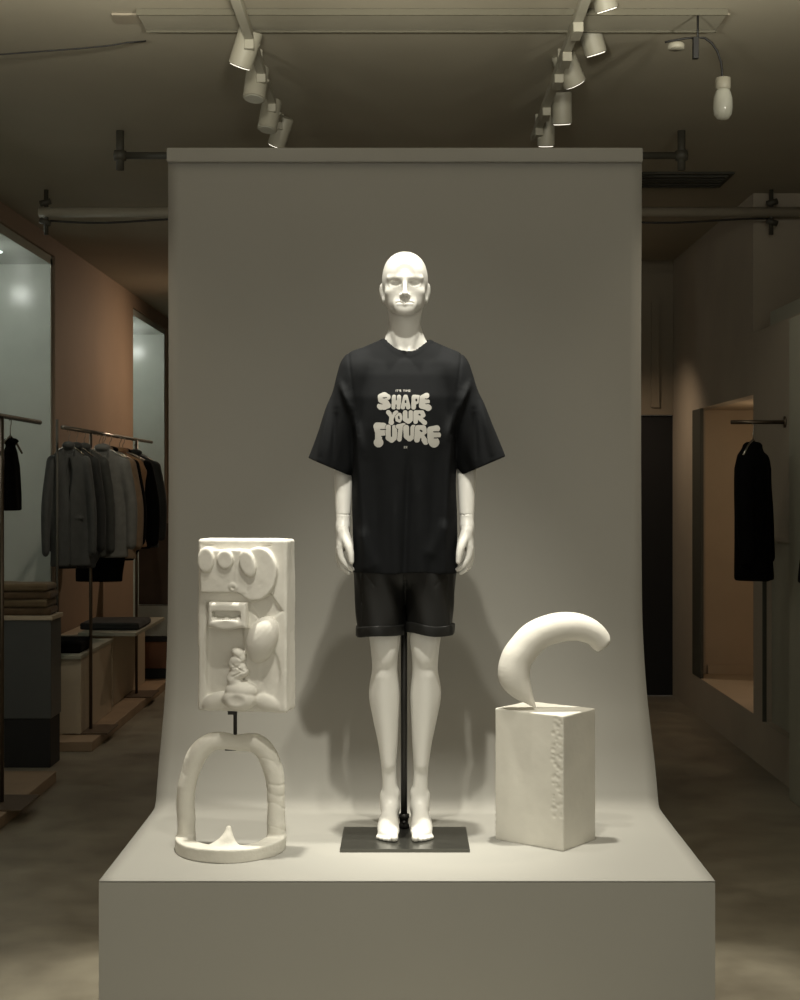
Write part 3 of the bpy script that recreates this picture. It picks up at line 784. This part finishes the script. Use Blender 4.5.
# ================================================================ CEILING FITTINGS
def pts_track(sx): return sx * .565
for s, nm in ((-1, 'left'), (1, 'right')):
    x = -.575 if s < 0 else .60
    t = thing('light_track', 'white lighting track on the ceiling %s, running away over the backdrop' % ('left of the mannequin' if s < 0 else 'right of the mannequin'), 'light track', (x, 4.5, CEIL), 0)
    obj('rail', bx(-.017, .017, .24, 2.35, -.090, -.058), M['fixture'], t, bevel=.003)
    for yy in (.3, 1.2, 2.2): obj('mount', bx(-.008, .008, yy-.015, yy+.015, -.06, 0), M['fixture'], t)
def spot_head(label, lens_px, D, tiltx, tilty, length=.135, r=.043, glow=True, grp=None, loc=None, xtrack=None):
    """cylinder lamp: lens centre at the given pixel and distance, hanging from its track"""
    p = at(lens_px[0], lens_px[1], D) if loc is None else Vector(loc)
    t = thing('track_spotlight', label, 'spotlight', tuple(p), 0, grp)
    R = (Matrix.Rotation(tiltx, 4, 'X') @ Matrix.Rotation(tilty, 4, 'Y'))
    h = obj('lamp_head', lathe(B(), [(r*.90, .0), (r, .003), (r, length-.006), (r*.94, length), (r*.2, length+.001)], 28, R), M['fixture'], t, True)
    md = h.modifiers.new('es', 'EDGE_SPLIT'); md.split_angle = .6
    obj('lens', lathe(B(), [(r*.84, -.002), (r*.84, .0015)], 24, R), M['lens'] if glow else M['glassbulb'], t)
    top = R @ Vector((0, 0, length * .55))
    xt = (xtrack - p.x) if xtrack is not None else 0
    zt_ = CEIL - .088 - p.z
    b = tube(B(), [tuple(top + Vector((math.copysign(r+.004, xt or 1), 0, 0))), (xt*.8 or .03, top.y, max(top.z + .03, zt_*.75)), (xt, top.y, zt_ - .01)], .008, 10)
    obj('bracket', b, M['fixture'], t, True)
    obj('adapter', bx(xt-.018, xt+.018, top.y-.055, top.y+.055, zt_-.035, zt_), M['fixture'], t, bevel=.003)
    return t
XT0, XT1 = -.575, .60
spot_head('nearest visible white spotlight on the left track', (240, 66), 5.35, .35, .35, r=.045, xtrack=XT0)
spot_head('second spotlight from the front on the left track, dark underside', (254, 99), 5.75, -.2, .10, r=.045, glow=False, xtrack=XT0)
spot_head('third spotlight from the front on the left track, dark underside', (267, 130), 6.2, -.2, .15, r=.042, glow=False, xtrack=XT0)
spot_head('rearmost lit spotlight on the left track, just above the backdrop', (276, 146), 6.55, .35, .35, r=.040, xtrack=XT0)
spot_head('lit spotlight on the right track cut off by the top of the photo', (607, 10), 5.15, .3, -.30, r=.042, xtrack=XT1)
spot_head('second lit spotlight from the front on the right track', (596, 54), 5.5, .3, -.30, r=.042, xtrack=XT1)
spot_head('wide tilted lit spotlight in the middle of the right track', (575, 84), 5.8, .45, -.45, r=.047, xtrack=XT1)
spot_head('fourth lit spotlight from the front on the right track', (562, 124), 6.3, .3, -.05, r=.044, xtrack=XT1)
spot_head('rearmost lit spotlight on the right track, just above the backdrop', (546, 146), 6.65, .3, -.02, r=.040, xtrack=XT1)

# cross beam under the ceiling
bmx = thing('ceiling_beam', 'long white cross rail under the ceiling above the backdrop', 'rail', (.05, 5.30, 0))
obj('channel', bx(-1.02, 1.10, -.098, .095, CEIL-.020, CEIL-.004), M['beam'], bmx, bevel=.004)
obj('lip', bx(-1.02, 1.10, -.105, -.098, CEIL-.026, CEIL-.004), M['olive'], bmx)
obj('lip', bx(-1.02, 1.10, .095, .102, CEIL-.026, CEIL-.004), M['olive'], bmx)
obj('end_strap', bx(-1.12, -.94, -.05, .05, CEIL-.009, CEIL-.001), M['pipewhite'], bmx)
obj('end_strap', bx(.98, 1.12, -.05, .05, CEIL-.009, CEIL-.001), M['pipewhite'], bmx)
# small fittings at the right end
jb = thing('cable_fitting', 'small black clamp and white socket under the right end of the cross rail', 'fitting', (0, 5.2, 0))
obj('clamp', box(B(), 1.025, 1.045, -.012, .012, 3.138, 3.215), M['rubber'], jb, bevel=.002)
obj('socket', lathe(B(), [(.026, 0), (.030, .004), (.030, .018), (.024, .022)], 18, Matrix.Translation((.965, 0, 3.172))), M['fixture'], jb, True)
obj('cable', tube(B(), [(.925, 0, 3.198), (.96, 0, 3.205), (1.0, 0, 3.212), (1.035, 0, 3.213)], .004, 8), M['rubber'], jb, True)
pd = thing('pendant_lamp', 'white bottle-shaped pendant hanging on a black cable at the top right', 'pendant lamp', (1.133, 5.2, 3.065))
cpts = [(-.09, 0, .150), (-.065, 0, .148), (-.04, 0, .130), (-.02, 0, .100), (-.007, 0, .062), (-.003, 0, .030), (-.003, 0, -.004)]
obj('cable', tube(B(), [(-.09, 0, .252)] + cpts, .0045, 8), M['rubber'], pd, True)
obj('lamp_cap', lathe(B(), [(.012, .008), (.027, .004), (.027, -.032), (.024, -.038)], 24), M['fixture'], pd, True)
obj('bulb', lathe(B(), [(.022, -.036), (.027, -.045), (.0335, -.070), (.0345, -.105), (.031, -.128), (.020, -.143), (.006, -.147)], 24), M['glassbulb'], pd, True)
# loose cable on the left
setup(obj('loose_cable', tube(B(), [tuple(at(x_, y_, 5.55)) for x_, y_ in ((-30, 56), (0, 54.5), (40, 51.5), (80, 48.5), (110, 45.5), (128, 42.5), (146, 41))], .0032, 8), M['rubber'], None, True),
      'thin black cable sagging across the ceiling at the top left', 'cable')
# dark curtain pipe behind the backdrop
dp = thing('ceiling_pipe', 'short dark pipe hung from the ceiling right behind the backdrop top', 'pipe', (0, 7.0, 0))
obj('pipe', tube(B(), [(-1.39, 0, 3.200), (1.33, 0, 3.200)], .017, 14), M['pipedark'], dp, True)
for x in (-1.385, 1.325):
    b = tube(B(), [(x, 0, 3.13), (x, 0, CEIL)], .019, 12); lathe(b, [(.03, -.022), (.034, 0), (.03, .022)], 14, Matrix.Translation((x, 0, 3.20)))
    obj('hanger', b, M['pipedark'], dp, True)
# long pale pipe further back
wp = thing('ceiling_pipe', 'long pale pipe running across the shop behind the backdrop, with clamps', 'pipe', (0, 8.4, 0))
obj('pipe', tube(B(), [(-2.13, 0, 3.19), (2.44, 0, 3.19)], .030, 16), M['pipewhite'], wp, True)
for x in (-2.09, 2.11):
    b = tube(B(), [(x, 0, CEIL), (x, 0, 3.06)], .013, 10); tube(b, [(x-.03, -.02, 3.235), (x+.03, -.02, 3.25)], .018, 10); tube(b, [(x-.03, -.02, 3.14), (x+.03, -.02, 3.12)], .018, 10)
    obj('clamp', b, M['pipedark'], wp, True)
for x0, x1 in ((-2.06, -1.2), (1.2, 2.09)):
    obj('cable', tube(B(), [(x0 + (x1-x0)*i/10, -.03, 3.135 - .012*math.sin(i/10*PI*1.6)) for i in range(11)], .006, 8), M['rubber'], wp, True)
# ceiling vent
vt = thing('ceiling_vent', 'long dark slot vent in the ceiling behind the right end of the backdrop', 'vent', (1.32, 8.10, CEIL))
obj('frame', bx(-.47, .47, -.19, .19, -.012, -.001), M['vent'], vt, bevel=.004)
for i in range(5): obj('slat', bx(-.44, .44, -.15 + i*.07, -.12 + i*.07, -.020, -.013), M['vent'], vt)

# ================================================================ GARMENTS
def garment_mesh(name, L, slv, wid=.20, dep=.055, open_front=True, seed=1, flare=.0, round_hem=0, drop=.085):
    h = .0075
    S = SDF((-wid-.13, -.14, -L-.16), (wid+.13, .14, -.02), h)
    X, Y, Z = (S.ax[0][:, None, None], S.ax[1][None, :, None], S.ax[2][None, None, :])
    zn = [-(drop+L), -(drop+.35), -(drop+.14), -(drop+.07), -(drop+.035), -(drop+.015), -drop]
    a = np.interp(S.ax[2], zn, [wid*.98+flare, wid*.93, wid*.97, wid*.86, wid*.50, .055, .03])[None, None, :]
    bb = np.interp(S.ax[2], zn, [dep*1.15, dep*1.05, dep, dep*.8, dep*.6, .045, .03])[None, None, :]
    d = ((np.abs(X/a)**2.5 + np.abs(Y/bb)**2.5)**.4 - 1) * np.minimum(a, bb)
    d = d - .007 * vnoise(X, Y*.3, Z*.25, seed, 45, 2)
    d = np.maximum(d, -(drop+L) - Z + round_hem * (X/wid)**2)
    d = np.maximum(d, Z + drop)
    if open_front:
        v = np.abs(X) - .055 * np.clip((Z + drop + .30)/.30, 0, 1) - .002
        d = smax(d, -np.maximum(np.maximum(v, Y + .008), -(Z + drop + .30)), .004)
        d = d + .012 * np.exp(-(X/.006)**2) * (Y < 0) * (Z < -(drop+.30))
    S.F = d.astype(np.float32)
    for s in (-1, 1):
        if slv > 0:
            chain(S, [(s*(wid-.035), 0, -(drop+.105)), (s*(wid+.018), -.010, -(drop+.105+slv*.5)), (s*(wid+.022), -.025, -(drop+.105+slv))], [.046, .043, .036], .015)
        if open_front:   # lapel and collar
            S.add(rbox((s*.052, -dep*.72, -(drop+.165)), (.020, .006, .125), .004, (0, s*-.30, 0)), .005)
            S.add(rbox((s*.095, -dep*.95, -(drop+.43)), (.045, .006, .010), .003), .003)
    if open_front: S.add(ell((0, .01, -(drop-.004)), (.062, .045, .026)), .01)
    return S.mesh(name, 1)
def hanger_mesh():
    b = B()
    tube(b, [(-.20, 0, -.155), (-.10, 0, -.105), (0, 0, -.075), (.10, 0, -.105), (.20, 0, -.155)], .006, 8)
    hk = [(0, 0, -.076), (0, 0, -.045), (.002, 0, -.030), (.014, 0, -.016), (.0165, 0, 0), (.010, 0, .013), (0, 0, .0165), (-.010, 0, .012), (-.015, 0, .002)]
    tube(b, hk, .0026, 8)
    me = bpy.data.meshes.new('clothes_hanger'); bmesh.ops.recalc_face_normals(b, faces=b.faces); b.to_mesh(b and me); b.free(); me.materials.append(M['chrome']); me.shade_smooth(); return me
hang = hanger_mesh()
def put_hanger(x, y, z, rz, label, grp, sc=1.0):
    o = bpy.data.objects.new('clothes_hanger', hang); C.objects.link(o); o.location = (x, y, z); o.rotation_euler = (0, 0, rz); o.scale = (sc, 1, 1); setup(o, label, 'hanger', grp)
meshes = {}
def garment(name, key, m, x, y, z, rz, label, cat, hl, hgrp, sc=1.0, grp=None, **kw):
    if key not in meshes: meshes[key] = garment_mesh(name, **kw)
    me = meshes[key].copy(); o = link_mesh(name, me, M[m], None, True)
    o.location = (x, y, z); o.rotation_euler = (0, 0, rz); o.scale = (sc, 1, 1)
    setup(o, label, cat, grp)
    put_hanger(x, y, z, rz, hl, hgrp, sc * .85)
    return o

# platforms on the left
b = bx(-2.44, -1.90, 8.75, 11.6, 0.0, .06); setup(obj('low_platform', b, M['wood'], None, bevel=.004), 'low pale wooden platform under the full clothes rack', 'platform')
b = bx(-2.44, -1.90, 5.2, 7.86, 0.0, .06); setup(obj('low_platform', b, M['wood'], None, bevel=.004), 'low pale wooden platform nearest the camera on the left', 'platform')
b = bx(-2.44, -2.05, 7.9, 8.72, 0.0, .02)

def rack(label, X, y0, y1, posts, zr, sideclamp=True):
    t = thing('clothes_rack', label, 'clothes rack', (X, (y0+y1)/2, .0604)); c = (y0+y1)/2
    obj('rail', tube(B(), [(0, y0-c, zr-.06), (0, y1-c, zr-.06)], .0125, 14), M['chrome'], t, True)
    for p in posts:
        obj('post', tube(B(), [(0, p-c, .008), (0, p-c, zr-.062)], .0105, 12), M['bronze'], t, True)
        obj('foot_plate', bx(-.14, .14, p-c-.17, p-c+.17, .0, .009), M['tray'], t, bevel=.002)
    return t
RZ = 1.945
frack = rack('bronze clothes rack full of jackets in front of the brown wall', -2.0, 8.42, 11.35, (9.17, 10.72), RZ)
rack('bronze clothes rack cut off by the left edge of the photo', -1.97, 5.6, 7.78, (7.05, 5.9), RZ)
HL = 'thin metal hanger on the full clothes rack by the brown wall'; HG = 'hangers on the full clothes rack'
RX = -2.0
kwb = dict(L=.66, slv=.52, seed=3)
garment('coat', 'blazer1', 'mid_wool', RX - .03, 8.70, RZ-.017, .35, 'narrow slate grey coat at the near end of the full clothes rack', 'coat', HL, HG, sc=.62, **dict(kwb, L=.72, dep=.045))
garment('coat', 'coat2', 'dark_wool', RX - .015, 8.84, RZ-.017, .35, 'almost black coat second from the near end of the rack', 'coat', HL, HG, sc=.66, L=.74, slv=.5, seed=8, dep=.045)
garment('jacket', 'blazer3', 'charcoal_wool', RX + .0, 8.98, RZ-.017, .3, 'charcoal jacket between the black coat and the grey blazer', 'jacket', HL, HG, sc=.72, L=.68, slv=.52, seed=14, dep=.045)
garment('blazer', 'blazer4', 'grey_wool', RX + .075, 9.16, RZ-.017, .05, 'mid grey open blazer facing the aisle behind the rack post', 'blazer', HL, HG, sc=.84, L=.69, slv=.50, seed=5, dep=.06)
garment('dress', 'dress', 'black_wool', RX, 9.42, RZ-.017, .0, 'long black dress showing below the grey blazer', 'dress', HL, HG, sc=.82, L=.86, slv=0, seed=6, open_front=False)
garment('jacket', 'blazer1', 'beige_wool', RX, 9.56, RZ-.017, .05, 'beige jacket behind the grey blazer', 'jacket', HL, HG)
garment('jacket', 'coat2', 'black_wool', RX, 9.75, RZ-.017, .0, 'black jacket between the beige and the tan one', 'jacket', HL, HG, sc=.95)
garment('waistcoat', 'vest', 'tan_wool', RX + .02, 9.98, RZ-.017, .0, 'tan sleeveless waistcoat on the rack', 'waistcoat', HL, HG, L=.66, slv=0, wid=.185, seed=10)
garment('jacket', 'blazer3', 'black_wool', RX, 10.2, RZ-.017, .0, 'black jacket right of the tan waistcoat', 'jacket', HL, HG)
garment('jacket', 'blazer4', 'dark_wool', RX, 10.62, RZ-.017, -.1, 'dark grey jacket at the far end of the rack', 'jacket', HL, HG, sc=.95)
garment('top', 'topL', 'black_wool', -1.97, 7.20, RZ-.017, 1.50, 'narrow black top on the cut-off rack at the left edge', 'top', 'thin metal hanger on the cut-off rack at the left edge', None, L=.36, slv=0, wid=.075, seed=4, dep=.045, open_front=False)

# display counter with folded knitwear
ct = thing('display_counter', 'grey display counter with black base beside the near platform', 'counter', (-2.215, 8.45, 0))
obj('body', bx(-.19, .19, -.20, .04, .28, .84), M['greybody'], ct, bevel=.004)
obj('base', bx(-.18, .185, -.195, .03, 0, .279), M['black'], ct, bevel=.004)
obj('top', bx(-.20, .20, -.21, .05, .8405, .865), M['cream'], ct, bevel=.003)
def folded(name, x, y, z, w, d, hgt, m, label, grp=None, rz=0, cat='folded clothing'):
    S = SDF((-w/2-.03, -d/2-.03, -.01), (w/2+.03, d/2+.03, hgt+.03), .006)
    S.add(rbox((0, 0, hgt/2), (w/2, d/2, hgt/2), min(.45*hgt, .018)))
    X, Y, Z = (S.ax[0][:, None, None], S.ax[1][None, :, None], S.ax[2][None, None, :])
    S.F = (S.F + .004*np.exp(-((Z-hgt*.5)/.004)**2)*(Y < -d*.3) - .002 * vnoise(X, Y, Z, int(x*100) % 50 + 60, 30, 2)).astype(np.float32)
    S.cut(rbox((0, 0, -.02), (1, 1, .0205)))
    o = link_mesh(name, S.mesh(name, 1), M[m], None, True); o.location = (x, y, z); o.rotation_euler = (0, 0, rz)
    return setup(o, label, cat, grp)
z = .8655
for i, (m, lb) in enumerate((('brown_knit', 'brown folded sweater at the bottom of the pile on the grey counter'), ('khaki_knit', 'khaki folded sweater, second from the bottom on the grey counter'),
                             ('brown_knit', 'brown folded sweater, second from the top on the grey counter'), ('khaki_knit', 'khaki folded sweater on top of the pile on the grey counter'))):
    folded('folded_sweater', -2.205 + .006*(-1)**i, 8.37, z, .33, .22, .045, m, lb, 'folded sweaters on the grey counter', .03*(-1)**i); z += .0455
setup(obj('display_upright', tube(B(), [(-2.08, 8.62, 0), (-2.08, 8.62, 2.0)], .008, 10), M['pipedark'], None, True), 'thin dark upright standing at the corner of the grey counter', 'post')
# cream block behind the rack with dark clothes on it, second lower one
bd = thing('display_block', 'cream display block behind the first rack post, dark clothes on top', 'block', (-2.22, 9.5, .0604))
obj('body', bx(-.21, .195, -.50, .45, 0, .47), M['cream'], bd, bevel=.003)
obj('top', bx(-.22, .20, -.52, .47, .4705, .495), M['panel'], bd, bevel=.002)
folded('folded_trousers', -2.22, 9.24, .556, .36, .34, .075, 'black_wool', 'black folded trousers on the near end of the cream display block')
sb = setup(obj('display_block', bx(-2.44, -2.06, 10.15, 11.4, .0604, .56), M['cream'], None, bevel=.003), 'second cream display block, behind the far rack post', 'block')
obj('shelf', bx(-.27, .13, .12, 1.30, .505, .530), M['panel'], frack, bevel=.003)
folded('folded_jacket', -2.09, 10.42, .592, .42, .5, .05, 'dark_wool', 'dark folded jacket lying on the shelf of the full clothes rack')
cb = thing('side_cabinet', 'small cabinet with brown upper panel, white drawer and red wooden door beside the backdrop', 'cabinet', (-2.02, 11.8, 0))
obj('back_panel', bx(-.16, .24, -.02, .06, .64, 1.30), M['brownpanel'], cb, bevel=.003)
obj('drawer', bx(-.16, .24, -.10, .06, .39, .635), M['nichewhite'], cb, bevel=.004)
obj('door', bx(-.16, .08, -.10, .06, .13, .345), M['redwood'], cb, bevel=.003)
obj('plinth', bx(-.16, .24, -.09, .06, .0, .128), M['black'], cb)
obj('shelf', bx(-.16, .24, -.11, .06, .3455, .385), M['blacksteel'], cb, bevel=.002)

# right coats on short wall rails
def wall_rail(label, y, x0=1.69, x1=2.03, z=1.935):
    t = thing('wall_rail', label, 'rail', (x1, y, z))
    obj('arm', tube(B(), [(x0-x1, 0, 0), (-.008, 0, 0)], .011, 12), M['bronze'], t, True)
    obj('flange', tube(B(), [(-.008, 0, 0), (-.0005, 0, 0)], .03, 16), M['bronze'], t, True)
t = wall_rail('short bronze rail on the right wall holding the black coat', 7.50, 1.675, 1.957 + .0, 1.935)
garment('coat', 'coatR', 'black_wool', 1.79, 7.50, 1.918, 1.05, 'black knee-length coat on the short rail before the warm niche', 'coat', 'thin metal hanger holding the black coat before the warm niche', None, L=.72, slv=.50, seed=17, wid=.165, dep=.075, open_front=False, round_hem=.03)
wall_rail('short bronze rail on the right panel, just outside the right edge of the photo', 6.55, 1.83, 1.957, 1.86)
garment('coat', 'coatR2', 'black_wool', 1.845, 6.55, 1.843, 1.45, 'black coat cut off by the right edge of the photo', 'coat', 'thin metal hanger of the coat at the right edge', None, L=.60, slv=0, seed=19, wid=.14, dep=.055, open_front=False, flare=.09)

# ================================================================ LIGHTS
def spot(name, loc, target, energy, size, blend=.5, col=(1, .95, .83), rad=.03):
    l = bpy.data.lights.new(name, 'SPOT'); l.energy = energy; l.spot_size = math.radians(size); l.spot_blend = blend; l.color = col; l.shadow_soft_size = rad
    o = bpy.data.objects.new(name, l); C.objects.link(o); o.location = loc
    o.rotation_euler = (Vector(target) - Vector(loc)).to_track_quat('-Z', 'Y').to_euler(); return o
def area(name, loc, target, energy, sx, sy, col=(1, .9, .75)):
    l = bpy.data.lights.new(name, 'AREA'); l.shape = 'RECTANGLE'; l.size = sx; l.size_y = sy; l.energy = energy; l.color = col
    o = bpy.data.objects.new(name, l); C.objects.link(o); o.location = loc
    o.rotation_euler = (Vector(target) - Vector(loc)).to_track_quat('-Z', 'Y').to_euler(); return o
def point(name, loc, energy, col=(1, .9, .75), rad=.05):
    l = bpy.data.lights.new(name, 'POINT'); l.energy = energy; l.color = col; l.shadow_soft_size = rad
    o = bpy.data.objects.new(name, l); C.objects.link(o); o.location = loc; return o
KC = (1, .955, .83)
LY = 4.6     # high lamps over the window display
spot('key_front', (-.04, 2.75, LY), (0, 4.60, 1.30), 385, 25.5, 1, KC, .05)
spot('key_mid', (.05, 3.30, LY), (0, 4.58, .95), 150, 48, 1, KC, .05)
for x in (-.60, .60): spot('key_steep', (x*.8, 4.45, LY), (x*.82, 4.40, .50), 700, 33, 1, KC, .05)
for x in (-1.35, -.45, .45, 1.35): spot('ceiling_fill', (x, 4.12, 2.95), (x, 4.95, 3.62), 42, 96, .8, (1, .965, .83), .04)  # unseen lamps added to brighten the ceiling in front of the backdrop
# shop lights and added fill lamps
for i, (x, y, e) in enumerate(((-2.9, 6.8, 7), (-2.9, 9.2, 7), (-2.9, 13.9, 9))):
    point('niche_lamp', (x, y, NT - .16), e, (.97, 1, .93), .06)
for x, y in ((-2.75, 8.85), (-2.7, 9.5), (-2.62, 13.2)):
    o = obj('downlight', lathe(B(), [(.045, -.006), (.05, 0)], 20, Matrix.Translation((x, y, NT - .0605))), M['led'], None)
    setup(o, 'small round cool downlight in the pale left niche ceiling', 'downlight', 'downlights in the pale niches')
point('warm_niche_lamp', (2.5, 9.3, 1.9), 3.2, (1, .78, .54), .08)
point('warm_niche_lamp', (2.35, 9.0, .75), 1.1, (1, .74, .56), .05)
spot('wall_wash_left', (-1.0, 12.6, 3.0), (-2.45, 12.0, 1.3), 75, 160, 1, (1, .74, .52))
spot('rack_fill', (-1.2, 7.8, 3.1), (-2.1, 9.3, 1.2), 34, 80, 1, (1, .90, .74))  # added fill that lifts the hanging garments, no fixture of its own
spot('wall_wash_right', (1.25, 10.3, 2.6), (2.03, 10.75, .9), 20, 120, 1, (1, .76, .55))
spot('panel_fill', (1.1, 6.6, 3.1), (2.0, 7.6, 1.2), 11, 100, 1, (1, .93, .76))  # added fill to brighten the right panel and pilaster
spot('aisle_fill_left', (-1.5, 5.1, 3.1), (-1.4, 4.9, 0), 42, 100, 1, (1, .88, .68))  # added fill brightening the floor left of the plinth
spot('aisle_fill_right', (1.4, 5.1, 3.1), (1.35, 4.9, 0), 42, 100, 1, (1, .88, .68))  # same added floor fill on the right side
W = bpy.data.worlds.new('World'); bpy.context.scene.world = W; W.use_nodes = True
W.node_tree.nodes['Background'].inputs['Color'].default_value = (1, .95, .80, 1)
W.node_tree.nodes['Background'].inputs['Strength'].default_value = .74

# ================================================================ CAMERA
cam = bpy.data.cameras.new('Camera'); co = bpy.data.objects.new('Camera', cam); C.objects.link(co)
co.location = (0, 0, EYE); co.rotation_euler = (PI/2, 0, 0)
cam.sensor_fit = 'HORIZONTAL'; cam.sensor_width = 36; cam.lens = F_PX / 800 * 36
cam.shift_x = (400 - CX) / 800; cam.shift_y = (CY - 500) / 800
cam.clip_end = 60
sc = bpy.context.scene; sc.camera = co
sc.view_settings.view_transform = 'Standard'; sc.view_settings.look = 'None'; sc.view_settings.gamma = 1
sc.view_settings.use_curve_mapping = False; sc.view_settings.exposure = 0
